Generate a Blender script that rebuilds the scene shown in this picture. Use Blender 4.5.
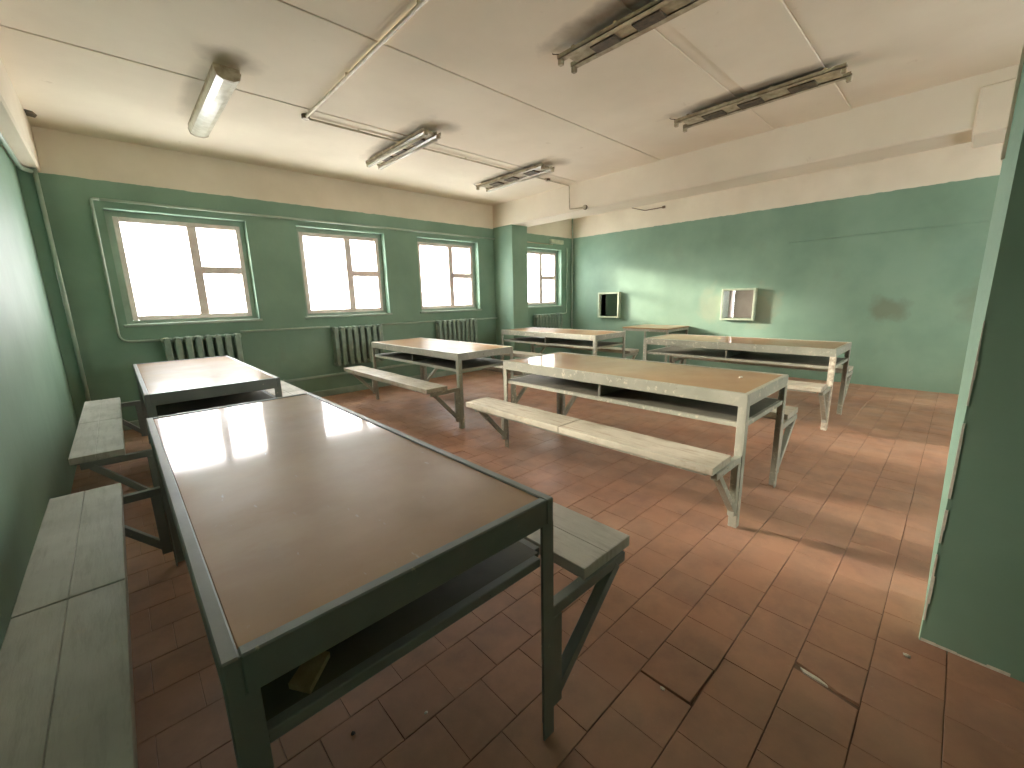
import bpy, bmesh, math, random
from mathutils import Vector, Matrix

for o in list(bpy.data.objects):
    bpy.data.objects.remove(o, do_unlink=True)
scene = bpy.context.scene
COL = scene.collection

# ------------------------------------------------------------------ camera
F_PX = 416.64
CAM = Vector((0.0, 0.0, 1.31))
AX_R = Vector((0.72718814, -0.68606115, -0.02274877))
AX_U = Vector((0.1550305, 0.13185952, 0.97907028))
AX_F = Vector((0.66870244, 0.71549505, -0.20224708))
cd = bpy.data.cameras.new('camera')
cd.sensor_width = 36.0
cd.lens = F_PX / 1024.0 * 36.0
cd.clip_start = 0.02
cam = bpy.data.objects.new('camera', cd)
COL.objects.link(cam)
cam.matrix_world = Matrix(((AX_R.x, AX_U.x, -AX_F.x, CAM.x),
                           (AX_R.y, AX_U.y, -AX_F.y, CAM.y),
                           (AX_R.z, AX_U.z, -AX_F.z, CAM.z),
                           (0, 0, 0, 1)))
scene.camera = cam

# ------------------------------------------------------------------ sky, sun, exposure
SKY_STRENGTH = 12.0
SUN_STRENGTH = 13.0
AUREOLE_STRENGTH = 15.0
EXPOSURE = 0.76
world = bpy.data.worlds.new('hazy_sky')
scene.world = world
world.use_nodes = True
bg = world.node_tree.nodes['Background']
bg.inputs['Color'].default_value = (0.94, 0.97, 1.0, 1)
bg.inputs['Strength'].default_value = SKY_STRENGTH
SUN_DIR = Vector((0.33, -1.0, -0.225))
for nm, energy, ang in (('sun', SUN_STRENGTH, 5.5), ('sun_aureole', AUREOLE_STRENGTH, 24.0)):   # disc and haze glow around it
    sd = bpy.data.lights.new(nm, 'SUN')
    sd.energy = energy
    sd.color = (1.0, 0.90, 0.76)
    sd.angle = math.radians(ang)
    sun = bpy.data.objects.new(nm, sd)
    COL.objects.link(sun)
    sun.location = (-3, 12, 6)
    sun.rotation_euler = SUN_DIR.to_track_quat('-Z', 'Y').to_euler()
vs = scene.view_settings
vs.view_transform = 'Standard'
vs.look = 'None'
vs.gamma = 1.0
vs.use_curve_mapping = False
vs.exposure = EXPOSURE
scene.cycles.diffuse_bounces = 8
scene.cycles.max_bounces = 14
scene.cycles.caustics_reflective = False

# ------------------------------------------------------------------ room numbers (metres)
XL, XR = -0.43, 7.537        # left wall, back wall with the hatches
YW, YB = 6.047, -2.2         # window wall, wall behind the photographer
ZC, ZG = 2.95, 2.55          # ceiling, top of the green paint
WT = 0.38                    # window wall thickness
WINS = [(0.085, 1.325), (1.89, 3.11), (3.67, 4.90), (5.95, 7.19)]
WZ0, WZ1 = 1.125, 2.29
REAR = [(2.75, 4.25), (5.80, 7.30)]   # unseen windows behind the partition, added to brighten ceiling and right side
for (a, b, yy, rx) in [(a, b, YW + WT + 0.02, -90) for a, b in WINS] + [(a, b, YB - WT - 0.02, 90) for a, b in REAR]:          # portals only guide the sampling of the sky
    ld = bpy.data.lights.new('portal', 'AREA')
    ld.shape = 'RECTANGLE'
    ld.size = b - a
    ld.size_y = WZ1 - WZ0
    ld.cycles.is_portal = True
    lo = bpy.data.objects.new('portal', ld)
    COL.objects.link(lo)
    lo.location = ((a + b) / 2, yy, (WZ0 + WZ1) / 2)
    lo.rotation_euler = (math.radians(rx), 0, 0)


# ------------------------------------------------------------------ materials
def srgb(r, g, b):
    def f(c):
        c /= 255.0
        return c / 12.92 if c <= 0.04045 else ((c + 0.055) / 1.055) ** 2.4
    return (f(r), f(g), f(b), 1.0)


class NT:
    def __init__(self, name):
        self.m = bpy.data.materials.new(name)
        self.m.use_nodes = True
        self.t = self.m.node_tree
        self.p = self.t.nodes['Principled BSDF']
        self.pos = self.t.nodes.new('ShaderNodeNewGeometry').outputs['Position']

    def node(self, k, **kw):
        n = self.t.nodes.new(k)
        for a, b in kw.items():
            setattr(n, a, b)
        return n

    def link(self, a, b):
        self.t.links.new(a, b)

    def scaled(self, sc):
        n = self.node('ShaderNodeVectorMath', operation='MULTIPLY')
        self.link(self.pos, n.inputs[0])
        n.inputs[1].default_value = sc
        return n.outputs[0]

    def noise(self, scale, detail=4, rough=0.55, sc=(1, 1, 1)):
        n = self.node('ShaderNodeTexNoise')
        self.link(self.scaled(sc), n.inputs['Vector'])
        n.inputs['Scale'].default_value = scale
        n.inputs['Detail'].default_value = detail
        n.inputs['Roughness'].default_value = rough
        return n.outputs['Fac']

    def ramp(self, fac, lo, hi, a=0.0, b=1.0):
        n = self.node('ShaderNodeMapRange')
        self.link(fac, n.inputs['Value'])
        n.inputs['From Min'].default_value = lo
        n.inputs['From Max'].default_value = hi
        n.inputs['To Min'].default_value = a
        n.inputs['To Max'].default_value = b
        return n.outputs['Result']

    def mix(self, fac, a, b):
        n = self.node('ShaderNodeMix', data_type='RGBA')
        if isinstance(fac, float):
            n.inputs[0].default_value = fac
        else:
            self.link(fac, n.inputs[0])
        for i, c in ((6, a), (7, b)):
            if isinstance(c, tuple):
                n.inputs[i].default_value = c
            else:
                self.link(c, n.inputs[i])
        return n.outputs[2]

    def mul(self, a, b):
        n = self.node('ShaderNodeMath', operation='MULTIPLY')
        self.link(a, n.inputs[0])
        if isinstance(b, float):
            n.inputs[1].default_value = b
        else:
            self.link(b, n.inputs[1])
        return n.outputs[0]

    def sep(self):
        n = self.node('ShaderNodeSeparateXYZ')
        self.link(self.pos, n.inputs[0])
        return n.outputs

    def bump(self, fac, strength=0.2, dist=0.01):
        n = self.node('ShaderNodeBump')
        n.inputs['Strength'].default_value = strength
        n.inputs['Distance'].default_value = dist
        self.link(fac, n.inputs['Height'])
        self.link(n.outputs[0], self.p.inputs['Normal'])

    def out(self, col, rough, metal=0.0, spec=0.5):
        for k, v in (('Base Color', col), ('Roughness', rough)):
            if isinstance(v, (tuple, float)):
                self.p.inputs[k].default_value = v
            else:
                self.link(v, self.p.inputs[k])
        self.p.inputs['Metallic'].default_value = metal
        self.p.inputs['Specular IOR Level'].default_value = spec
        return self.m


def simple(name, c1, c2, rough, scale=6.0, bump=0.0, metal=0.0, spec=0.5):
    n = NT(name)
    k = n.noise(scale)
    if bump:
        n.bump(n.noise(scale * 8), bump, 0.004)
    return n.out(n.mix(n.ramp(k, 0.35, 0.65), c1, c2), rough, metal, spec)


GREEN_A, GREEN_B = srgb(136, 166, 146), srgb(122, 152, 132)
WHITE_A, WHITE_B = srgb(234, 224, 206), srgb(222, 211, 192)


def wall_material(split=True):
    n = NT('wall_paint' if split else 'pillar_paint')
    g = n.mix(n.ramp(n.noise(1.3), 0.35, 0.65), GREEN_A, GREEN_B)
    # rubbed and soiled places, runs of dirt
    d = n.ramp(n.noise(2.2, 6, 0.65, (1, 1, 0.5)), 0.60, 0.78, 0.0, 0.45)
    g = n.mix(d, g, srgb(130, 146, 124))
    for c, rad, amt, colr in (((XR, 0.66, 1.05), (0.01, 0.22, 0.16), 0.55, srgb(112, 112, 92)), ((XR, -0.15, 1.15), (0.01, 0.2, 0.3), 0.3, srgb(112, 116, 96)),
                              ((XR, 2.20, 1.08), (0.01, 0.22, 0.32), 0.5, srgb(168, 158, 130)), ((XR, 2.95, 1.1), (0.01, 0.25, 0.3), 0.3, srgb(178, 170, 142))):
        v = n.node('ShaderNodeVectorMath', operation='SUBTRACT')
        n.link(n.pos, v.inputs[0])
        v.inputs[1].default_value = c
        q = n.node('ShaderNodeVectorMath', operation='DIVIDE')
        n.link(v.outputs[0], q.inputs[0])
        q.inputs[1].default_value = (1.0, rad[1], rad[2])
        L = n.node('ShaderNodeVectorMath', operation='LENGTH')
        n.link(q.outputs[0], L.inputs[0])
        ad = n.node('ShaderNodeMath', operation='ADD')
        n.link(L.outputs['Value'], ad.inputs[0])
        n.link(n.ramp(n.noise(6.0, 4), 0.2, 0.8, -0.5, 0.5), ad.inputs[1])
        g = n.mix(n.ramp(ad.outputs[0], 0.5, 1.2, amt, 0.0), g, colr)
    w = n.mix(n.ramp(n.noise(1.8), 0.35, 0.7), WHITE_A, WHITE_B)
    if not split:
        return n.out(g, 0.58, 0, 0.4)
    z = n.sep()[2]
    e = n.node('ShaderNodeMath', operation='ADD')
    n.link(z, e.inputs[0])
    n.link(n.ramp(n.noise(9.0, 2), 0, 1, -0.012, 0.012), e.inputs[1])
    f = n.ramp(e.outputs[0], ZG - 0.002, ZG + 0.002)
    n.bump(n.noise(7.0, 6, 0.6), 0.16, 0.02)
    rg = n.node('ShaderNodeMapRange')
    n.link(f, rg.inputs['Value'])
    rg.inputs['To Min'].default_value = 0.58
    rg.inputs['To Max'].default_value = 0.95
    return n.out(n.mix(f, g, w), rg.outputs[0], 0, 0.4)


def plaster_material():
    n = NT('whitewash')
    c = n.mix(n.ramp(n.noise(1.1, 5), 0.35, 0.7), WHITE_A, WHITE_B)
    c = n.mix(n.ramp(n.noise(5.0, 6, 0.7), 0.66, 0.8, 0, 0.5), c, srgb(176, 160, 132))
    # darker brown patches on the ceiling beside the lamps
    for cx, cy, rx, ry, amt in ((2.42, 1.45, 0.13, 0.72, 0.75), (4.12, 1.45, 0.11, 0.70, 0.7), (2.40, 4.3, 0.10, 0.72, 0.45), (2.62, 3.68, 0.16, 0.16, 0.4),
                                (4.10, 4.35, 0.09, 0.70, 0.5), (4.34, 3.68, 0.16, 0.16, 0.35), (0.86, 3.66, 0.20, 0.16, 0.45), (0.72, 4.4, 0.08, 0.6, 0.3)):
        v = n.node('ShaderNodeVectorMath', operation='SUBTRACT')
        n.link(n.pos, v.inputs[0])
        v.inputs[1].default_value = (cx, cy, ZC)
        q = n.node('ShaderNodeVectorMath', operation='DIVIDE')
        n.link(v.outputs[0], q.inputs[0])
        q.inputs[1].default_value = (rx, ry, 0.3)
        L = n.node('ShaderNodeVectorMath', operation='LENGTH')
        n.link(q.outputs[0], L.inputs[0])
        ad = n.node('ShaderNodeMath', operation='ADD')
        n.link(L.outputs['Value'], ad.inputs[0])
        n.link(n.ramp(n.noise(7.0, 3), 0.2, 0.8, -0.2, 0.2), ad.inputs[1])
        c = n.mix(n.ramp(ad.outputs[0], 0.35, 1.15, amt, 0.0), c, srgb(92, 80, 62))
    n.bump(n.noise(14.0, 5), 0.12, 0.01)
    return n.out(c, 0.95, 0, 0.2)


def tile_material():
    n = NT('terracotta_tile')
    a = n.node('ShaderNodeAttribute', attribute_name='tint')
    c = n.mix(a.outputs['Fac'], srgb(164, 120, 97), srgb(182, 136, 108))
    c = n.mix(n.ramp(n.noise(5.0, 6, 0.65), 0.42, 0.68, 0.0, 0.75), c, srgb(142, 106, 90))
    c = n.mix(n.ramp(n.noise(1.2, 5, 0.6), 0.42, 0.7, 0.0, 0.30), c, srgb(198, 172, 144))
    c = n.mix(n.ramp(n.noise(38.0, 4, 0.7), 0.66, 0.76, 0.0, 0.35), c, srgb(190, 170, 150))
    n.bump(n.noise(16.0, 5), 0.18, 0.006)
    r = n.ramp(n.noise(3.0, 5), 0.3, 0.7, 0.38, 0.62)
    return n.out(c, r, 0, 0.5)


def painted_metal(worn=True):
    n = NT('worn_grey_green_paint' if worn else 'grey_green_paint')
    c = n.mix(n.ramp(n.noise(4.0, 5), 0.35, 0.65), srgb(170, 169, 154), srgb(152, 153, 138))
    if not worn:
        c = n.mix(n.ramp(n.noise(4.0, 5), 0.35, 0.65), srgb(138, 144, 142), srgb(122, 130, 127))  # same paint made darker, shade on these tables put into the colour
    chips = n.ramp(n.noise(26.0, 5, 0.7), 0.56 if worn else 0.66, 0.62 if worn else 0.72, 0.0, 0.85)
    zone = n.ramp(n.noise(3.2, 3), 0.38, 0.54)
    c = n.mix(n.mul(chips, zone), c, srgb(206, 200, 180))
    rust = n.ramp(n.noise(34.0, 5, 0.7), 0.64 if worn else 0.70, 0.70 if worn else 0.75, 0.0, 0.7)
    c = n.mix(rust, c, srgb(84, 66, 52))
    n.bump(n.noise(30.0, 4), 0.2, 0.003)
    return n.out(c, 0.48, 0.0, 0.5)


def plank_material(worn=True):
    n = NT('worn_bench_paint' if worn else 'grey_bench_paint')
    if worn:
        c = n.mix(n.ramp(n.noise(5.0, 5), 0.35, 0.65), srgb(196, 190, 172), srgb(176, 171, 153))
    else:
        c = n.mix(n.ramp(n.noise(5.0, 5), 0.35, 0.65), srgb(204, 202, 194), srgb(184, 183, 174))
    g = n.ramp(n.noise(10.0, 6, 0.7, (4, 0.5, 1)), 0.50, 0.66, 0.0, 0.7 if worn else 0.3)
    c = n.mix(g, c, srgb(146, 126, 100) if worn else srgb(128, 124, 112))
    c = n.mix(n.ramp(n.noise(22.0, 5, 0.7, (1, 0.6, 1)), 0.62, 0.70, 0.0, 0.5), c, srgb(198, 190, 168))
    n.bump(n.noise(16.0, 6, 0.7, (4, 0.5, 1)), 0.3, 0.004)
    return n.out(c, 0.5, 0, 0.5)


def laminate_material():
    n = NT('brown_laminate')
    c = n.mix(n.ramp(n.noise(3.0, 6, 0.6), 0.35, 0.7), srgb(160, 122, 86), srgb(176, 140, 100))
    c = n.mix(n.ramp(n.noise(1.6, 6, 0.7, (1, 1.8, 1)), 0.5, 0.75, 0, 0.5), c, srgb(174, 148, 116))
    sc = n.ramp(n.noise(60.0, 3, 0.6, (1, 0.25, 1)), 0.70, 0.76, 0.0, 0.5)
    c = n.mix(sc, c, srgb(190, 178, 160))
    n.bump(n.noise(2.6, 3), 0.05, 0.02)
    r = n.ramp(n.noise(2.2, 6, 0.7), 0.3, 0.7, 0.36, 0.52)
    n.p.inputs['Coat Weight'].default_value = 0.5
    n.link(n.ramp(n.noise(3.4, 6, 0.7), 0.3, 0.7, 0.04, 0.11), n.p.inputs['Coat Roughness'])
    return n.out(c, r, 0, 0.25)


def glass_material():
    m = bpy.data.materials.new('dusty_glass')
    m.use_nodes = True
    t = m.node_tree
    t.nodes.remove(t.nodes['Principled BSDF'])
    out = t.nodes['Material Output']
    tr = t.nodes.new('ShaderNodeBsdfTransparent')
    tl = t.nodes.new('ShaderNodeBsdfTranslucent')
    tl.inputs[0].default_value = (0.95, 0.95, 0.93, 1)
    gl = t.nodes.new('ShaderNodeBsdfGlossy')
    gl.inputs['Roughness'].default_value = 0.05
    m1 = t.nodes.new('ShaderNodeMixShader')
    m1.inputs[0].default_value = 0.18
    t.links.new(tr.outputs[0], m1.inputs[1])
    t.links.new(tl.outputs[0], m1.inputs[2])
    m2 = t.nodes.new('ShaderNodeMixShader')
    m2.inputs[0].default_value = 0.05
    t.links.new(m1.outputs[0], m2.inputs[1])
    t.links.new(gl.outputs[0], m2.inputs[2])
    t.links.new(m2.outputs[0], out.inputs[0])
    return m


M = dict(
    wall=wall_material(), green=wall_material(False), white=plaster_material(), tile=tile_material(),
    metal=painted_metal(), metal2=painted_metal(False), plank=plank_material(), plank2=plank_material(False), top=laminate_material(), glass=glass_material(),
    mortar=simple('floor_mortar', srgb(104, 82, 70), srgb(150, 124, 104), 0.95, 9.0, 0.2),
    frame=simple('window_paint', srgb(238, 222, 218), srgb(222, 202, 196), 0.5, 9.0, 0.15),
    sill=simple('sill_paint', srgb(162, 178, 164), srgb(148, 164, 150), 0.5, 6.0),
    pipe=simple('pipe_paint', srgb(170, 186, 170), srgb(154, 172, 156), 0.38, 7.0),
    radiator=simple('radiator_paint', srgb(146, 164, 148), srgb(130, 148, 134), 0.42, 12.0, 0.1),
    conduit=simple('conduit_paint', srgb(206, 194, 168), srgb(178, 164, 138), 0.5, 11.0),
    bracket=simple('rusty_clip', srgb(96, 78, 60), srgb(122, 104, 82), 0.7, 30.0),
    lampmetal=simple('lamp_enamel', srgb(196, 184, 156), srgb(150, 134, 108), 0.42, 14.0, 0.1),
    soot=simple('sooty_steel', srgb(66, 56, 44), srgb(100, 86, 66), 0.7, 22.0, 0.2),
    tube=simple('lamp_tube', srgb(236, 232, 222), srgb(224, 218, 204), 0.18, 8.0),
    diffuser=simple('lamp_diffuser', srgb(226, 224, 208), srgb(204, 200, 180), 0.22, 16.0),
    hatch=simple('hatch_paint', srgb(190, 200, 176), srgb(168, 182, 158), 0.5, 9.0, 0.1),
    shelf=simple('shelf_board', srgb(116, 112, 98), srgb(96, 94, 82), 0.6, 6.0, 0.1),
    grille=simple('grille_paint', srgb(214, 212, 206), srgb(196, 194, 188), 0.6, 9.0),
    scrap=simple('bare_wood', srgb(196, 172, 128), srgb(176, 150, 108), 0.7, 30.0),
    chip=simple('plaster_chip', srgb(228, 224, 210), srgb(210, 204, 190), 0.9, 40.0),
    kitchen=simple('kitchen_plaster', srgb(168, 156, 146), srgb(150, 138, 128), 0.9, 3.0),
    flaked=simple('flaked_white_paint', srgb(232, 226, 208), srgb(176, 160, 136), 0.6, 34.0, 0.2),
    dark=simple('dark_void', srgb(52, 46, 40), srgb(40, 36, 32), 0.9, 9.0),
)


# ------------------------------------------------------------------ mesh helpers
def add_box(bm, lo, hi, bevel=0.0, mat=None):
    vs_ = [bm.verts.new((x, y, z)) for x in (lo[0], hi[0]) for y in (lo[1], hi[1]) for z in (lo[2], hi[2])]
    fs = [bm.faces.new([vs_[i] for i in q]) for q in
          ((0, 1, 3, 2), (4, 6, 7, 5), (0, 4, 5, 1), (2, 3, 7, 6), (0, 2, 6, 4), (1, 5, 7, 3))]
    if mat is not None:
        bmesh.ops.transform(bm, matrix=mat, verts=vs_)
    if bevel:
        es = list({e for f in fs for e in f.edges})
        bmesh.ops.bevel(bm, geom=es, offset=bevel, segments=1, affect='EDGES', profile=0.5)
    return vs_


def add_bar(bm, a, b, w, h, up=(0, 0, 1), bevel=0.0):
    """rectangular bar from a to b; w across, h along 'up'"""
    a, b = Vector(a), Vector(b)
    d = (b - a)
    L = d.length
    d.normalize()
    u = Vector(up)
    s = d.cross(u).normalized()
    u = s.cross(d).normalized()
    mt = Matrix(((d.x, s.x, u.x, a.x), (d.y, s.y, u.y, a.y), (d.z, s.z, u.z, a.z), (0, 0, 0, 1)))
    add_box(bm, (0, -w / 2, -h / 2), (L, w / 2, h / 2), bevel, mt)


def add_tube(bm, pts, r, seg=10, cap=True):
    pts = [Vector(p) for p in pts]
    rings = []
    ref = None
    for i, p in enumerate(pts):
        if i == 0:
            d = pts[1] - p
        elif i == len(pts) - 1:
            d = p - pts[i - 1]
        else:
            d = (pts[i + 1] - p).normalized() + (p - pts[i - 1]).normalized()
        d.normalize()
        if ref is None or abs(ref.dot(d)) > 0.99:
            ref = Vector((0, 0, 1)) if abs(d.z) < 0.9 else Vector((1, 0, 0))
        s = d.cross(ref).normalized()
        ref = s.cross(d).normalized()
        rings.append([bm.verts.new(p + s * (r * math.cos(2 * math.pi * k / seg)) + ref * (r * math.sin(2 * math.pi * k / seg)))
                      for k in range(seg)])
    for A, B in zip(rings, rings[1:]):
        for k in range(seg):
            f = bm.faces.new((A[k], A[(k + 1) % seg], B[(k + 1) % seg], B[k]))
            f.smooth = True
    if cap:
        bm.faces.new(rings[0])
        bm.faces.new(rings[-1])


def rounded(pts, rad=0.06, n=5):
    """round the corners of a polyline"""
    pts = [Vector(p) for p in pts]
    out = [pts[0]]
    for a, b, c in zip(pts, pts[1:], pts[2:]):
        d1, d2 = (a - b), (c - b)
        k = min(rad, d1.length * 0.45, d2.length * 0.45)
        p, q = b + d1.normalized() * k, b + d2.normalized() * k
        for i in range(n + 1):
            t = i / n
            out.append(p * (1 - t) ** 2 + b * 2 * t * (1 - t) + q * t * t)
    out.append(pts[-1])
    return out


def prism(bm, poly, z0, z1):
    lo = [bm.verts.new((x, y, z0)) for x, y in poly]
    hi = [bm.verts.new((x, y, z1)) for x, y in poly]
    bm.faces.new(lo[::-1])
    bm.faces.new(hi)
    n = len(poly)
    for i in range(n):
        bm.faces.new((lo[i], lo[(i + 1) % n], hi[(i + 1) % n], hi[i]))


def mesh(name, bm, mat):
    bmesh.ops.recalc_face_normals(bm, faces=bm.faces)
    me = bpy.data.meshes.new(name)
    bm.to_mesh(me)
    bm.free()
    me.materials.append(mat)
    return me


def obj(name, bm, mat, parent=None):
    me = bm if isinstance(bm, bpy.types.Mesh) else mesh(name, bm, mat)
    o = bpy.data.objects.new(name, me)
    COL.objects.link(o)
    o.parent = parent
    return o


def B(lo, hi, bevel=0.0):
    bm = bmesh.new()
    add_box(bm, lo, hi, bevel)
    return bm


def boxes(*bs, bevel=0.0):
    bm = bmesh.new()
    for lo, hi in bs:
        add_box(bm, lo, hi, bevel)
    return bm


def struct(name, bm, mat, parent=None, label=None):
    o = obj(name, bm, mat, parent)
    if parent is None:
        o['kind'] = 'structure'
        if label:
            o['label'] = label
    return o


def tag(o, label, cat, group=None):
    o['label'] = label
    o['category'] = cat
    if group:
        o['group'] = group
    return o


def thing(name, label, cat, loc, group=None, rz=0.0):
    o = bpy.data.objects.new(name, None)
    o.empty_display_size = 0.1
    COL.objects.link(o)
    o.location = loc
    o.rotation_euler = (0, 0, rz)
    return tag(o, label, cat, group)


def copy_tree(o, parent=None):
    c = o.copy()
    COL.objects.link(c)
    c.parent = parent
    for ch in o.children:
        copy_tree(ch, c)
    return c


# ------------------------------------------------------------------ floor
rnd = random.Random(7)
floor = struct('floor', B((XL - 0.1, YB - 0.1, -0.15), (XR + 2.6, YW + 0.01, -0.011)), M['mortar'],
               label='worn floor of square terracotta tiles in staggered rows')
PITCH = 0.187
ROW0 = 0.055
OFFS = {0: 1.36, 1: 1.058, 2: 1.166, 3: 1.233, 4: 1.30}


def px(p):
    d = Vector(p) - CAM
    z = d.dot(AX_F)
    if z < 0.05:
        return None
    return 512 + F_PX * d.dot(AX_R) / z, 384 - F_PX * d.dot(AX_U) / z


def tile_mesh_data(poly, z, tint, verts, faces, tints, tilt=(0, 0), ch=0.0011):
    n = len(poly)
    cx = sum(p[0] for p in poly) / n
    cy = sum(p[1] for p in poly) / n
    s = len(verts)
    ins = []
    for x, y in poly:
        dx, dy = cx - x, cy - y
        L = math.hypot(dx, dy)
        ins.append((x + dx / L * ch * 1.4, y + dy / L * ch * 1.4))

    def zz(x, y):
        return z + (x - cx) * tilt[0] + (y - cy) * tilt[1]
    verts += [(x, y, -0.014) for x, y in poly] + [(x, y, zz(x, y) - ch) for x, y in poly] + [(x, y, zz(x, y)) for x, y in ins]
    for i in range(n):
        j = (i + 1) % n
        faces.append((s + i, s + j, s + n + j, s + n + i))
        faces.append((s + n + i, s + n + j, s + 2 * n + j, s + 2 * n + i))
    faces.append(tuple(s + 2 * n + i for i in range(n)))
    tints += [tint] * (3 * n)


def tile_mesh(verts, faces, tints, name):
    me = bpy.data.meshes.new(name)
    me.from_pydata(verts, [], faces)
    at = me.attributes.new('tint', 'FLOAT', 'POINT')
    at.data.foreach_set('value', tints)
    me.materials.append(M['tile'])
    return me


tiles = []
r = int(math.floor((YB - ROW0) / PITCH))
while ROW0 + r * PITCH < YW:
    y0 = ROW0 + r * PITCH
    y1 = min(y0 + PITCH, YW)
    y0c = max(y0, YB)
    off = OFFS.get(r)
    if off is None:
        off = (0.0935 if r % 2 else 0.0) + rnd.uniform(-0.03, 0.03)
    k = math.floor((XL - off) / PITCH)
    while off + k * PITCH < XR:
        x0 = max(off + k * PITCH, XL)
        x1 = min(off + (k + 1) * PITCH, XR)
        if x1 - x0 > 0.02 and y1 - y0c > 0.02:
            g = 0.0009 + rnd.random() * 0.0007
            gx = 0.0003 + rnd.random() * 0.0005
            poly = [(x0 + gx, y0c + g), (x1 - gx, y0c + g), (x1 - gx, y1 - g), (x0 + gx, y1 - g)]
            if r == 2 and abs(x0 - 1.166) < 0.01:      # loose tile with open joints
                poly = [(x0 + 0.009, y0c + 0.010), (x1 - g, y0c + 0.005), (x1 - g, y1 - g), (x0 + 0.006, y1 - g)]
            if r == 0 and abs(x0 - 1.36) < 0.01:       # broken edge, left of the crack
                poly = [(x0 + g, y0c + g), (1.530, y0c + g), (1.545, y0c + 0.08), (1.566, y1 - g), (x0 + g, y1 - g)]
            if r == 0 and abs(x0 - 1.547) < 0.01:
                poly = [(1.556, y0c + g), (x1 - g, y0c + g), (x1 - g, y1 - g), (1.602, y1 - g), (1.585, y0c + 0.12), (1.560, y0c + 0.06)]
            tiles.append((poly, -0.0005 - rnd.random() * 0.0012, 0.25 + 0.5 * rnd.random(),
                          (rnd.uniform(-0.006, 0.006), rnd.uniform(-0.006, 0.006))))
        k += 1
    r += 1


def screen_area(poly):
    ps = [px((x, y, 0)) for x, y in poly]
    if any(p is None for p in ps):
        return 0.0
    cx = sum(p[0] for p in ps) / len(ps)
    cy = sum(p[1] for p in ps) / len(ps)
    if not (-10 < cx < 1034 and -10 < cy < 778):
        return 0.0
    mx = sum(p[0] for p in poly) / len(poly)
    my = sum(p[1] for p in poly) / len(poly)
    if mx > 2.03 and my < -0.05:
        return 0.0
    if 0.05 < mx < 0.6 and my > 1.35 or mx < -0.1 or (mx < 0.9 and my > 3.2):   # covered by the near tables
        return 0.0
    return abs(sum(ps[i][0] * ps[(i + 1) % len(ps)][1] - ps[(i + 1) % len(ps)][0] * ps[i][1] for i in range(len(ps)))) / 2


tiles.sort(key=lambda t: -screen_area(t[0]))
for poly, z, tint, tilt in tiles[:300]:
    cx = sum(p[0] for p in poly) / len(poly)
    cy = sum(p[1] for p in poly) / len(poly)
    v, f, t = [], [], []
    tile_mesh_data([(a - cx, b - cy) for a, b in poly], z, tint, v, f, t, tilt)
    o = obj('tile', tile_mesh(v, f, t, 'tile'), None, floor)
    o.location = (cx, cy, 0)
v, f, t = [], [], []
for poly, z, tint, tilt in tiles[300:]:
    tile_mesh_data(poly, z, tint, v, f, t, tilt)
tf = obj('tile_field', tile_mesh(v, f, t, 'tile_field'), None, floor)
tf['kind'] = 'stuff'
# shard left in the crack
bm = bmesh.new()
prism(bm, [(1.574, 0.212), (1.590, 0.225), (1.580, 0.150), (1.566, 0.140)], -0.012, -0.005)
obj('tile_shard', bm, M['chip'], floor)

# ------------------------------------------------------------------ ceiling of precast slabs
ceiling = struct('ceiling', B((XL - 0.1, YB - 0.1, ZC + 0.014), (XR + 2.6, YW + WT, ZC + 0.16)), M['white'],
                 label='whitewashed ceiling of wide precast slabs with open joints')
edges = [YB, -0.4, 0.94, 1.47, 2.82, 4.10, YW]
gap = {0.94: 0.0006, 1.47: 0.0, 2.82: 0.003, 4.10: 0.001}
zoff = [0.0, 0.005, -0.003, 0.007, 0.002, -0.003]
for i in range(len(edges) - 1):
    a, b = edges[i], edges[i + 1]
    a2 = a + (0.10 if a == 1.47 else gap.get(a, 0.004))
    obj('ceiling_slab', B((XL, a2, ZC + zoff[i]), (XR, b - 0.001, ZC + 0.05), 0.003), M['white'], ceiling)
bm = bmesh.new()
prism(bm, [(-0.283, 5.58), (-0.235, 5.60), (-0.215, 5.68), (-0.235, 5.76), (-0.283, 5.74)], ZC - 0.008, ZC)
obj('broken_plaster', bm, M['soot'], ceiling)
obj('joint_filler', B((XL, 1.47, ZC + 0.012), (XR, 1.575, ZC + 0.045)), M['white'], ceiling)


# ------------------------------------------------------------------ walls
def wall_grid(name, axis, c0, c1, u0, u1, z0, z1, holes, label):
    """wall slab between c0 and c1 along 'axis', with rectangular holes (ua, ub, za, zb)"""
    us = sorted({u0, u1, *[h[0] for h in holes], *[h[1] for h in holes]})
    zs = sorted({z0, z1, *[h[2] for h in holes], *[h[3] for h in holes]})
    bm = bmesh.new()
    for a, b in zip(us, us[1:]):
        col = []
        for c, d in zip(zs, zs[1:]):
            mu, mz = (a + b) / 2, (c + d) / 2
            solid = not any(h[0] < mu < h[1] and h[2] < mz < h[3] for h in holes)
            if solid and col and abs(col[-1][1] - c) < 1e-6:
                col[-1][1] = d
            elif solid:
                col.append([c, d])
        for c, d in col:
            if axis == 'y':
                add_box(bm, (a, c0, c), (b, c1, d))
            else:
                add_box(bm, (c0, a, c), (c1, b, d))
    bmesh.ops.remove_doubles(bm, verts=bm.verts, dist=1e-5)
    return struct(name, bm, M['wall'], label=label)


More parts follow.
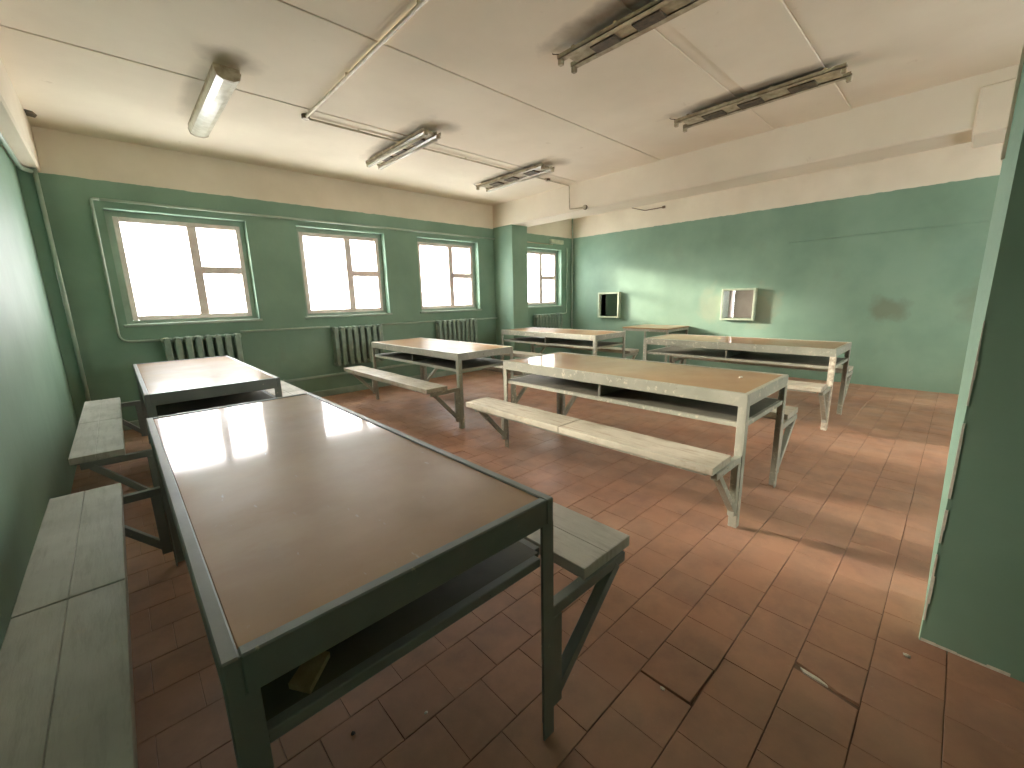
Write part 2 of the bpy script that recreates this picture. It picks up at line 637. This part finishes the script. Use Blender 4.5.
HATCH = [(4.80, 5.245, 0.89, 1.345), (2.30, 2.755, 0.895, 1.345)]
wall_grid('wall_window', 'y', YW, YW + WT, XL - 0.3, XR + 2.6, -0.1, ZC + 0.03,
          [(a, b, WZ0, WZ1) for a, b in WINS] + [(7.95, 8.5, WZ0, WZ1)],  # last opening is added to light the kitchen
          'green painted wall with four windows and white upper band')
wall_grid('wall_hatch', 'x', XR, XR + 0.18, YB - 0.1, YW, -0.1, ZC + 0.03, HATCH,
          'long green wall with two serving hatches')
struct('wall_left', B((XL - 0.3, YB - 0.1, -0.1), (XL, YW, ZC + 0.03)), M['wall'], label='pale green left wall beside the benches')
wall_grid('wall_behind', 'y', YB - WT, YB, XL, XR, -0.1, ZC + 0.03, [(a, b, WZ0, WZ1) for a, b in REAR], 'green wall with windows behind the viewpoint')
# partition stub on the right, its end rounded off unevenly towards the top
bm = bmesh.new()
secs = [(-0.05, 2.055, -0.0545), (0.12, 2.058, -0.0535), (0.45, 2.075, -0.044), (0.8, 2.09, -0.036), (1.35, 2.10, -0.029), (2.2, 2.10, -0.027), (ZC + 0.02, 2.10, -0.027)]
rings = []
for z, x, y in secs:
    rings.append([bm.verts.new(q) for q in ((2.04, YB, z), (2.04, -0.057, z), (x, y, z), (2.38, y - 0.05, z), (2.38, YB, z))])
for A_, B_ in zip(rings, rings[1:]):
    for i in range(5):
        bm.faces.new((A_[i], A_[(i + 1) % 5], B_[(i + 1) % 5], B_[i]))
bm.faces.new(rings[0][::-1])
bm.faces.new(rings[-1])
wr = struct('wall_right', bm, M['wall'], label='dark green partition wall end at the right edge')
bm = bmesh.new()
z = 0.0
while z < 1.15:
    hh = rnd.uniform(0.03, 0.09)
    w_ = rnd.uniform(0.003, 0.009) * (1.0 - 0.4 * z)
    if rnd.random() < 0.85:
        add_box(bm, (2.0385, -0.057 - w_, z), (2.043, -0.0555, z + hh))
    z += hh
y = -0.06
while y > -1.6:
    ll = rnd.uniform(0.03, 0.10)
    if rnd.random() < 0.7:
        add_box(bm, (2.0385, y - ll, 0.0), (2.043, y, rnd.uniform(0.004, 0.014)))
    y -= ll
obj('chipped_plaster', bm, M['chip'], wr)
obj('plaster_strip', B((2.092, -0.040, 1.70), (2.104, -0.0235, ZC)), M['white'], wr)
# pillar below the beam, corner pilaster
struct('wall_pillar', B((5.27, 5.55, -0.02), (5.65, YW + 0.01, 2.565), 0.006), M['green'], label='green square pillar between third and fourth window')
struct('wall_pilaster', B((XL - 0.02, 5.90, -0.02), (-0.32, YW + 0.01, 2.555), 0.004), M['green'], label='narrow green pilaster in the left corner')
beam = struct('trim_1', B((5.27, YB, 2.56), (5.70, YW + 0.01, ZC + 0.03), 0.012), M['white'], label='whitewashed ceiling beam running to the green pillar')
obj('corbel', B((5.25, -0.45, 2.505), (5.72, 0.125, 2.86), 0.012), M['white'], beam)
struct('trim_2', B((XL, YB, 2.55), (-0.285, YW, ZC + 0.03), 0.012), M['white'], label='whitewashed beam above the left wall')
# low painted skirting strips
struct('baseboard_window', B((-0.32, YW - 0.018, 0.0), (5.27, YW, 0.09), 0.003), M['sill'], label='low painted skirting under the windows')

# kitchen behind the hatches; its wide opening is unseen, added to brighten the room
struct('wall_kitchen', boxes(((XR + 2.3, YB, -0.1), (XR + 2.5, 0.5, ZC)), ((XR + 2.3, 1.7, -0.1), (XR + 2.5, 3.40, ZC)), ((XR + 2.3, 0.5, -0.1), (XR + 2.5, 1.7, 1.1)), ((XR + 2.3, 0.5, 2.3), (XR + 2.5, 1.7, ZC)), ((XR + 2.3, 3.47, -0.1), (XR + 2.5, YW, ZC)),
       ((XR + 2.3, 3.40, -0.1), (XR + 2.5, 3.47, 0.70)), ((XR + 2.3, 3.40, 1.5), (XR + 2.5, 3.47, ZC))), M['kitchen'],
       label='dim plaster wall of the room behind the hatches')
struct('wall_kitchen_end', B((XR + 0.18, YB - 0.2, -0.1), (XR + 2.3, YB, ZC)), M['kitchen'], label='end wall of the room behind the hatches')


# ------------------------------------------------------------------ windows
def make_window(n, a, b, label):
    z0, z1 = WZ0 + 0.035, WZ1 - 0.055
    x0, x1 = a + 0.055, b - 0.05
    y0, y1 = YW + 0.11, YW + 0.19
    fw = 0.05
    w = struct('window_%d' % n, boxes(((a, y0 + 0.01, WZ0), (x0, y1 + 0.03, WZ1)), ((x1, y0 + 0.01, WZ0), (b, y1 + 0.03, WZ1)),
               ((x0, y0 + 0.01, z1), (x1, y1 + 0.03, WZ1)), ((x0, y0 + 0.01, WZ0), (x1, y1 + 0.03, z0))), M['sill'], label=label)
    xm = x0 + (x1 - x0) * 0.575
    zm = z0 + (z1 - z0) * 0.515
    for nm, lo, hi in (('frame_stile', (x0, y0, z0), (x0 + fw, y1, z1)), ('frame_stile', (x1 - fw, y0, z0), (x1, y1, z1)),
                       ('frame_rail', (x0 + fw, y0, z0), (x1 - fw, y1, z0 + fw)), ('frame_rail', (x0 + fw, y0, z1 - fw), (x1 - fw, y1, z1)),
                       ('mullion', (xm - 0.045, y0 - 0.006, z0 + fw), (xm + 0.045, y1 - 0.01, z1 - fw)),
                       ('transom', (xm + 0.045, y0 - 0.004, zm - 0.04), (x1 - fw, y1, zm + 0.04))):
        obj(nm, B(lo, hi, 0.006), M['frame'], w)
    yp = y0 + 0.045
    for lo, hi in (((x0 + fw, yp, z0 + fw), (xm - 0.045, yp + 0.003, z1 - fw)),
                   ((xm + 0.045, yp, z0 + fw), (x1 - fw, yp + 0.003, zm - 0.04)),
                   ((xm + 0.045, yp, zm + 0.04), (x1 - fw, yp + 0.003, z1 - fw))):
        obj('pane', B(lo, hi), M['glass'], w)
    obj('sill', B((a - 0.03, YW - 0.02, WZ0 - 0.028), (b + 0.03, y0 + 0.02, WZ0 + 0.002), 0.005), M['sill'], w)
    yg = YW + WT - 0.04
    gv = mesh('grille_bar', B((-0.005, -0.005, WZ0), (0.005, 0.005, WZ1)), M['grille'])
    gh = mesh('grille_bar', B((a, -0.004, -0.004), (b, 0.004, 0.004)), M['grille'])
    for i in range(1, 9):
        o = obj('grille_bar', gv, None, w)
        o.location = (a + (b - a) * i / 9, yg, 0)
    for i in range(1, 8):
        o = obj('grille_bar', gh, None, w)
        o.location = (0, yg + 0.012, WZ0 + (WZ1 - WZ0) * i / 8)
    return w


WL = ['three-pane window with pale frame above the leftmost radiator', 'barred three-pane window above the second radiator',
      'three-pane window left of the green pillar', 'three-pane window in the corner bay behind the pillar']
for i, (a, b) in enumerate(WINS):
    make_window(i + 1, a, b, WL[i])
for i, (a, b) in enumerate(REAR):
    w = make_window(len(WINS) + 1 + i, a, b, ['wide window nearest the partition in the wall behind the viewpoint', 'wide window nearest the hatch wall in the wall behind the viewpoint'][i])
    w.rotation_euler = (0, 0, math.pi)
    w.location = (a + b, YW + YB, 0)


# ------------------------------------------------------------------ mess tables with fixed benches
TW, TL, TH = 0.754, 1.942, 0.781


def angle_leg(sx, sy):
    """angle iron leg in the corner (sx, sy)"""
    t, w = 0.007, 0.045
    x, y = sx * TW / 2, sy * TL / 2
    bm = bmesh.new()
    add_box(bm, (min(x, x - sx * w), min(y, y - sy * t), 0), (max(x, x - sx * w), max(y, y - sy * t), TH - 0.07), 0.0015)
    add_box(bm, (min(x, x - sx * t), min(y - sy * t, y - sy * w), 0), (max(x, x - sx * t), max(y - sy * t, y - sy * w), TH - 0.07), 0.0015)
    return bm


def make_table(benches=True, h=TH, planks=2, MM='metal'):
    root = bpy.data.objects.new('mess_table', None)
    root.empty_display_size = 0.1
    COL.objects.link(root)
    X, Y = TW / 2, TL / 2
    fw = 0.026
    obj('tabletop', B((-X + fw, -Y + fw, h - 0.024), (X - fw, Y - fw, h - 0.004), 0.002), M['top'], root)
    for s in (-1, 1):
        lo, hi = sorted((s * X, s * (X - fw)))
        obj('rail', B((lo, -Y, h - 0.074), (hi, Y, h), 0.003), M[MM], root)
        lo, hi = sorted((s * Y, s * (Y - fw)))
        obj('rail', B((-X + fw, lo, h - 0.074), (X - fw, hi, h), 0.003), M[MM], root)
    for sx in (-1, 1):
        for sy in (-1, 1):
            obj('leg', angle_leg(sx, sy), M[MM], root)
    zs = 0.600
    obj('shelf', B((-X + 0.03, -Y + 0.03, zs), (X - 0.03, Y - 0.03, zs + 0.014), 0.001), M['shelf'], root)
    for s in (-1, 1):
        lo, hi = sorted((s * (X - 0.008), s * (X - 0.032)))
        obj('shelf_rail', B((lo, -Y + 0.045, zs - 0.012), (hi, Y - 0.045, zs + 0.014), 0.002), M[MM], root)
        lo, hi = sorted((s * (Y - 0.008), s * (Y - 0.032)))
        obj('shelf_rail', B((-X + 0.045, lo, zs - 0.012), (X - 0.045, hi, zs + 0.014), 0.002), M[MM], root)
    obj('divider', B((-X + 0.04, -0.010, zs + 0.014), (X - 0.04, 0.010, h - 0.03), 0.001), M['shelf'], root)
    if benches:
        for s in (-1, 1):
            a, b = (0.135, 0.372) if s < 0 else (0.160, 0.425)     # inner and outer edge, from the table edge
            xa, xb = s * (X + a), s * (X + b)
            lo, hi = min(xa, xb), max(xa, xb)
            bm = bmesh.new()
            for q in (0.03, b - a - 0.03):
                xx = s * (X + a + q)
                add_box(bm, (xx - 0.014, -Y + 0.05, 0.418), (xx + 0.014, Y - 0.02, 0.434), 0.002)
            bn = obj('bench', bm, M[MM], root)
            ys = [-Y + 0.012, 0.03, Y + 0.06]
            xs = [lo, hi] if planks == 2 else [lo, lo + (hi - lo) * 0.47, hi]
            for i in range(2):
                for j in range(len(xs) - 1):
                    obj('plank', B((xs[j] + 0.0003, ys[i] + 0.0015, 0.434), (xs[j + 1] - 0.0003, ys[i + 1] - 0.0015, 0.474 + 0.002 * i), 0.002), M['plank' if planks == 2 else 'plank2'], bn)
            for sy in (-1, 1):
                y = sy * (Y - 0.022)
                obj('support_arm', B((min(s * X, s * (X + b - 0.04)), y - 0.016, 0.396), (max(s * X, s * (X + b - 0.04)), y + 0.016, 0.433), 0.002), M[MM], bn)
                bm = bmesh.new()
                add_bar(bm, (s * (X + b - 0.085), y, 0.405), (s * (X + 0.02), y, 0.115), 0.036, 0.034, (0, 0, 1), 0.002)
                obj('brace', bm, M[MM], bn)
                lo2, hi2 = sorted((s * (X + 0.001), s * (X + 0.042)))
                obj('post', B((lo2, y - 0.018, 0.085), (hi2, y + 0.018, 0.396), 0.002), M[MM], bn)
    return root


protoA = make_table(planks=2)
protoB = make_table(planks=3, MM='metal2')
G = 'mess tables with fixed benches'
spots = [
    (protoB, True, 0.033, 0.688, 'large brown-topped mess table nearest the viewer, long benches on both sides'),
    (protoB, False, 0.055, 3.340, 'mess table with glare-white top below the leftmost window'),
    (protoA, True, 2.377, 0.712, 'mess table in the middle of the floor with sunlit worn bench in front'),
    (protoA, False, 2.419, 3.364, 'mess table with bench below the second and third windows'),
    (protoA, False, 4.773, 0.731, 'mess table nearest the hatch wall, white chipped leg at right'),
    (protoA, False, 4.755, 3.385, 'far mess table in front of the green pillar'),
]
tables = []
for pr, first, x, y, lab in spots:
    o = pr if first else copy_tree(pr)
    o.location = (x + TW / 2, y + TL / 2, 0)
    tag(o, lab, 'table', G)
    tables.append(o)

# leg by the hatch wall: flaked paint, with sunlight put into the pale colour
leg = [c for c in tables[4].children if c.name.startswith('leg')][0]
leg.data = leg.data.copy()
leg.data.materials[0] = M['flaked']
leg['label'] = 'white flaked leg'

# plain table against the hatch wall
st = thing('side_table', 'plain small table without benches against the hatch wall between the hatches', 'table', (7.12, 3.76, 0))
SX, SY, SH = 0.40, 0.44, 0.745
obj('tabletop', B((-SX, -SY, SH - 0.022), (SX, SY, SH), 0.003), M['top'], st)
for sx in (-1, 1):
    lo, hi = sorted((sx * (SX - 0.01), sx * (SX - 0.03)))
    obj('rail', B((lo, -SY + 0.01, SH - 0.062), (hi, SY - 0.01, SH - 0.022), 0.002), M['metal'], st)
    lo, hi = sorted((sx * (SY - 0.01), sx * (SY - 0.03)))
    obj('rail', B((-SX + 0.03, lo, SH - 0.062), (SX - 0.03, hi, SH - 0.022), 0.002), M['metal'], st)
    for sy in (-1, 1):
        a, b = sorted((sx * (SX - 0.01), sx * (SX - 0.045)))
        c, d = sorted((sy * (SY - 0.01), sy * (SY - 0.045)))
        obj('leg', B((a, c, 0), (b, d, SH - 0.062), 0.003), M['metal'], st)


# ------------------------------------------------------------------ radiators
def section_mesh():
    bm = bmesh.new()
    for dy in (-0.034, 0.034):                                   # two water columns
        add_tube(bm, [(0, dy, 0.02), (0, dy, 0.53)], 0.019, 8)
        add_box(bm, (-0.031, dy * 1.25 - 0.012, 0.03), (0.031, dy * 1.25 + 0.012, 0.52), 0.008)
    add_box(bm, (-0.030, -0.055, 0.49), (0.030, 0.055, 0.55), 0.014)     # heads
    add_box(bm, (-0.030, -0.055, 0.0), (0.030, 0.055, 0.06), 0.014)
    for z in (0.03, 0.52):
        add_tube(bm, [(-0.047, 0, z), (0.047, 0, z)], 0.024, 8)
    return mesh('section', bm, M['radiator'])


sec = section_mesh()
RL = ['cast iron radiator under the leftmost window', 'cast iron radiator under the second window', 'cast iron radiator under the third window',
      'cast iron radiator in the corner bay behind the pillar']
RADS = [(0.33, 8), (2.16, 8), (3.88, 9), (6.25, 9)]
for (x, n), lab in zip(RADS, RL):
    t = thing('radiator', lab, 'radiator', (x, YW - 0.085, 0.42), 'cast iron radiators')
    for i in range(n):
        o = obj('section', sec, None, t)
        o.location = (0.047 + i * 0.094, 0, 0)
    for q in (0.12, n * 0.094 - 0.12):
        obj('bracket', B((q - 0.01, 0.02, 0.05), (q + 0.01, 0.086, 0.068), 0.002), M['radiator'], t)


# ------------------------------------------------------------------ pipes and cables
def pipe(name, pts, rad, mat, label, cat, clips=(), group=None, round_r=0.06, seg=10):
    bm = bmesh.new()
    add_tube(bm, rounded(pts, round_r), rad, seg)
    o = obj(name, bm, mat)
    tag(o, label, cat, group)
    for lo, hi in clips:
        obj('clip', B(lo, hi, 0.002), mat, o)
    return o


yp = YW - 0.04
pipe('heating_pipe', [(5.268, yp, 2.37), (0.075, yp, 2.362)], 0.013, M['pipe'],
     'thin green pipe running level above the first three windows', 'pipe',
     [((x - 0.008, yp, 2.35), (x + 0.008, YW - 0.001, 2.38)) for x in (0.6, 1.7, 3.3, 4.9)])
pipe('heating_pipe', [(0.068, yp, 2.362), (0.01, yp, 2.36), (0.0, yp, 0.95), (0.328, yp, 0.945)], 0.013, M['pipe'],
     'thin green pipe coming down left of the leftmost window to the radiator', 'pipe', round_r=0.09)
pipe('heating_pipe', [(0.33 + 0.76, yp - 0.01, 0.985), (2.158, yp - 0.01, 0.975)], 0.013, M['pipe'],
     'green pipe joining the leftmost and second radiators at the top', 'pipe',
     [((1.6, yp, 0.972), (1.616, YW, 0.99))])
pipe('heating_pipe', [(2.16 + 0.76, yp - 0.01, 0.96), (3.878, yp - 0.01, 0.96)], 0.013, M['pipe'],
     'green pipe joining the second and third radiators at the top', 'pipe',
     [((3.4, yp, 0.95), (3.416, YW, 0.97))])
pipe('heating_pipe', [(3.88 + 0.85, yp - 0.01, 0.95), (5.268, yp - 0.01, 0.945)], 0.013, M['pipe'],
     'short green pipe from the third radiator to the pillar', 'pipe', [((5.0, yp, 0.94), (5.016, YW, 0.955))])
pipe('heating_pipe', [(-0.30, yp - 0.01, 0.30), (5.268, yp - 0.01, 0.30)], 0.016, M['pipe'],
     'green return pipe low along the window wall', 'pipe', [((x - 0.01, yp, 0.28), (x + 0.01, YW, 0.32)) for x in (1.5, 3.4, 5.1)])
pipe('heating_pipe', [(-0.318, 5.872, 0.0), (-0.318, 5.872, 2.545)], 0.017, M['pipe'],
     'vertical green riser pipe at the left corner pilaster', 'pipe')
pipe('heating_pipe', [(-0.338, 5.86, 2.515), (-0.395, 5.79, 2.52), (-0.395, -1.8, 2.52)], 0.017, M['pipe'],
     'pale pipe running along the top of the left wall under the beam', 'pipe',
     [((-0.429, y, 2.505), (-0.40, y + 0.02, 2.535)) for y in (0.5, 2.0, 3.5, 5.0)], round_r=0.03)
pipe('heating_pipe', [(XR - 0.05, 5.985, 0.0), (XR - 0.05, 5.985, ZC)], 0.016, M['pipe'],
     'thicker vertical riser pipe in the far corner', 'pipe', [((XR - 0.05, 5.975, z), (XR, 5.995, z + 0.02)) for z in (0.8, 1.8)])
pipe('heating_pipe', [(7.33, yp, 2.34), (7.33, yp, 0.95), (6.25 + 0.85, yp - 0.01, 0.94)], 0.011, M['pipe'],
     'thinner vertical pipe between corner window and far corner', 'pipe', [((7.32, yp, 1.5), (7.34, YW, 1.52))])
pipe('electric_cable', [(5.66, YW - 0.012, 2.385), (6.9, YW - 0.012, 2.38)], 0.008, M['conduit'],
     'pale cable above the corner window leading to a small box', 'cable', [((6.2, YW - 0.012, 2.375), (6.21, YW, 2.392))])
jb = obj('junction_box', B((6.80, YW - 0.06, 2.395), (7.20, YW - 0.001, 2.485), 0.008), M['hatch'])
tag(jb, 'flat pale box high on the wall above the corner window', 'box')
obj('lid', B((6.81, YW - 0.066, 2.403), (7.19, YW - 0.059, 2.477), 0.002), M['hatch'], jb)
pipe('wall_cable', [(XR - 0.008, 1.9, 2.02), (XR - 0.008, 0.87, 2.05), (XR - 0.008, -1.9, 2.07)], 0.005, M['green'],
     'dark cable running level along the hatch wall', 'cable', [((XR - 0.016, 0.86, 2.035), (XR, 0.90, 2.065))], round_r=0.2)
zc = ZC - 0.022
cc = [((1.50, y, zc - 0.006), (1.53, y + 0.015, ZC)) for y in (1.2, 2.3, 3.3)]
pipe('ceiling_conduit', [(1.515, -2.1, zc), (1.515, 4.22, zc)], 0.013, M['conduit'],
     'pale ceiling conduit running towards the viewer', 'conduit', cc)
pipe('ceiling_conduit', [(1.515, 4.25, zc), (5.235, 4.25, zc), (5.245, 4.25, 2.60), (5.255, 4.02, 2.585)], 0.009, M['conduit'],
     'pale ceiling conduit crossing the slabs from lamp to lamp to the beam', 'conduit',
     [((x, 4.24, zc - 0.005), (x + 0.015, 4.26, ZC)) for x in (2.0, 3.3, 4.7)], round_r=0.02)
for x, y, z, lab in ((1.515, 4.235, ZC - 0.02, 'round brown junction box at the bend of the ceiling conduit'),
                     (4.76, 4.25, ZC - 0.02, 'round brown junction box on the conduit before the beam'),
                     (5.258, 3.97, 2.585, 'round brown junction box low on the beam side')):
    bm = bmesh.new()
    d = Vector((1, 0, 0)) if z < 2.7 else Vector((0, 0, 1))
    c = Vector((x, y, z))
    add_tube(bm, [c - d * 0.012, c + d * (0.012 if z < 2.7 else 0.02)], 0.034, 14)
    o = tag(obj('conduit_box', bm, M['bracket']), lab, 'junction box')
    bm = bmesh.new()
    add_tube(bm, [c - d * 0.018, c - d * 0.012], 0.028, 14)
    obj('lid', bm, M['conduit'], o)
pipe('wall_cable', [(XR - 0.009, 4.58, ZC - 0.004), (XR - 0.009, 4.30, 2.855), (XR - 0.009, 3.95, 2.855)], 0.007, M['bracket'],
     'short loose cable on the white band above the small hatch', 'cable', [((XR - 0.03, 3.90, 2.835), (XR - 0.001, 3.95, 2.875))], round_r=0.03)


# ------------------------------------------------------------------ ceiling lamps
def batten(name, label, x0, x1, y0, y1, tubes, group, closed=False):
    xm, w = (x0 + x1) / 2, (x1 - x0)
    L = y1 - y0
    t = thing(name, label, 'ceiling light', (xm, (y0 + y1) / 2, ZC), group)
    h = L / 2
    if closed:
        obj('housing', B((-w / 2, -h + 0.02, -0.035), (w / 2, h - 0.02, 0.004), 0.003), M['lampmetal'], t)
        bm = bmesh.new()
        prof = [(-w / 2, -0.03), (-w / 2 + 0.012, -0.075), (-w / 2 + 0.05, -0.092), (w / 2 - 0.05, -0.092), (w / 2 - 0.012, -0.075), (w / 2, -0.03)]
        A_ = [bm.verts.new((a, -h + 0.022, b)) for a, b in prof]
        B_ = [bm.verts.new((a, h - 0.022, b)) for a, b in prof]
        for i in range(6):
            bm.faces.new((A_[i], A_[(i + 1) % 6], B_[(i + 1) % 6], B_[i]))
        bm.faces.new(A_)
        bm.faces.new(B_)
        obj('diffuser', bm, M['diffuser'], t)
        for s in (-1, 1):
            bm = bmesh.new()
            prof2 = [(a * 1.03, b * 1.04) for a, b in prof]
            A_ = [bm.verts.new((a, s * (h - 0.024), b)) for a, b in prof2]
            B_ = [bm.verts.new((a, s * h, b)) for a, b in prof2]
            for i in range(6):
                bm.faces.new((A_[i], A_[(i + 1) % 6], B_[(i + 1) % 6], B_[i]))
            bm.faces.new(A_)
            bm.faces.new(B_)
            obj('end_cap', bm, M['lampmetal'], t)
        return t
    # open twin batten: two channels, gear tray between them, lamp holders, tubes
    for s in (-1, 1):
        xx = s * (w / 2 - 0.028)
        obj('channel', boxes(((xx - 0.024, -h, -0.058), (xx + 0.024, h, -0.052)), ((xx - 0.024, -h, -0.058), (xx - 0.020, h, -0.030)),
                             ((xx + 0.020, -h, -0.058), (xx + 0.024, h, -0.030))), M['lampmetal'], t)
        for sy in (-1, 1):
            obj('lamp_holder', B((xx - 0.017, min(sy * (h - 0.03), sy * (h + 0.004)), -0.092), (xx + 0.017, max(sy * (h - 0.03), sy * (h + 0.004)), -0.056), 0.005),
                M['lampmetal'], t)
        if tubes == 2 or (tubes == 1 and s > 0):
            bm = bmesh.new()
            add_tube(bm, [(xx, -h + 0.028, -0.086), (xx, h - 0.028, -0.086)], 0.014, 12)
            obj('tube', bm, M['tube'], t)
    obj('gear_tray', B((-w / 2 + 0.05, -h + 0.05, -0.050), (w / 2 - 0.05, h - 0.05, -0.022), 0.003), M['lampmetal'], t)
    for y in (-h * 0.55, 0.02, h * 0.5):
        obj('ballast', B((-w / 2 + 0.055, y - 0.09, -0.066), (w / 2 - 0.055, y + 0.09, -0.050), 0.003), M['soot'], t)
    for y in (-h * 0.8, -h * 0.25, h * 0.3, h * 0.8):
        obj('cross_strap', B((-w / 2 + 0.004, y - 0.012, -0.030), (w / 2 - 0.004, y + 0.012, -0.020), 0.001), M['lampmetal'], t)
    for y in (-h * 0.6, h * 0.6):
        obj('hanger', B((-0.012, y - 0.012, -0.022), (0.012, y + 0.012, 0.012), 0.001), M['bracket'], t)
    if tubes < 2:
        bm = bmesh.new()
        add_tube(bm, rounded([(-w / 2 + 0.02, h - 0.05, -0.04), (-w / 2 - 0.01, h + 0.03, -0.02), (-w / 2 + 0.015, h + 0.05, 0.0)], 0.02), 0.003, 6)
        obj('wire', bm, M['soot'], t)
    return t


LG = 'fluorescent ceiling lamps'
batten('ceiling_light', 'closed fluorescent lamp with white diffuser at the left of the ceiling', 0.765, 0.925, 3.75, 5.13, 2, LG, True)
batten('ceiling_light', 'open twin-tube lamp on the ceiling above the second window, both tubes in place', 2.42, 2.62, 3.74, 5.02, 2, LG)
batten('ceiling_light', 'open lamp with a single tube close to the beam and pillar', 4.10, 4.34, 3.76, 5.06, 1, LG)
batten('ceiling_light', 'stripped lamp without tubes at the top edge of the picture', 2.46, 2.66, 0.82, 2.11, 0, LG)
batten('ceiling_light', 'stripped sooty lamp without tubes next to the beam at right', 4.12, 4.36, 0.80, 2.09, 0, LG)

# ------------------------------------------------------------------ serving hatches
HL = ['small serving hatch near the far corner', 'serving hatch in the middle of the long green wall, above the table']
for (ya, yb, za, zb), lab in zip(HATCH, HL):
    t = thing('serving_hatch', lab, 'hatch', (XR, (ya + yb) / 2, za), 'serving hatches')
    w, h = (yb - ya) / 2, zb - za
    d0, d1, k = -0.075, 0.19, 0.032
    for nm, lo, hi in (('frame_board', (d0, -w - k, -k), (d1, -w, h + k)), ('frame_board', (d0, w, -k), (d1, w + k, h + k)),
                       ('frame_board', (d0, -w, -k), (d1, w, 0)), ('frame_board', (d0, -w, h), (d1, w, h + k))):
        obj(nm, B(lo, hi, 0.004), M['hatch'], t)

# ------------------------------------------------------------------ crumbs and scraps
bm = bmesh.new()
prism(bm, [(-0.045, -0.02), (0.035, -0.028), (0.045, 0.012), (-0.03, 0.024)], 0.0, 0.012)
o = tag(obj('wood_scrap', bm, M['scrap']), 'pale wooden scrap lying on the shelf of the nearest table', 'scrap')
o.location = (0.165, 0.765, 0.6145)
o.rotation_euler = (0, 0, 0.9)
for x, y, z, s, lab in ((1.155, 0.525, 0.0, 0.009, 'white plaster crumb beside the open tile joint'),
                        (0.535, 1.016, 0.0, 0.007, 'white crumb on the tiles under the nearest table'),
                        (0.336, 1.117, 0.0, 0.008, 'dark crumb on the tiles under the nearest table'),
                        (1.905, -0.03, 0.0, 0.012, 'white plaster splinter on the tiles beside the partition'),
                        (2.857, 0.909, 0.777, 0.013, 'white crumb on the middle mess table top')):
    bm = bmesh.new()
    bmesh.ops.create_icosphere(bm, subdivisions=1, radius=s)
    for v_ in bm.verts:
        v_.co *= rnd.uniform(0.7, 1.2)
        v_.co.z = max(v_.co.z * 0.5, -s * 0.3)
    o = tag(obj('plaster_crumb', bm, M['dark'] if 'dark' in lab else M['chip']), lab, 'crumb', 'crumbs')
    o.location = (x, y, z + s * 0.3)
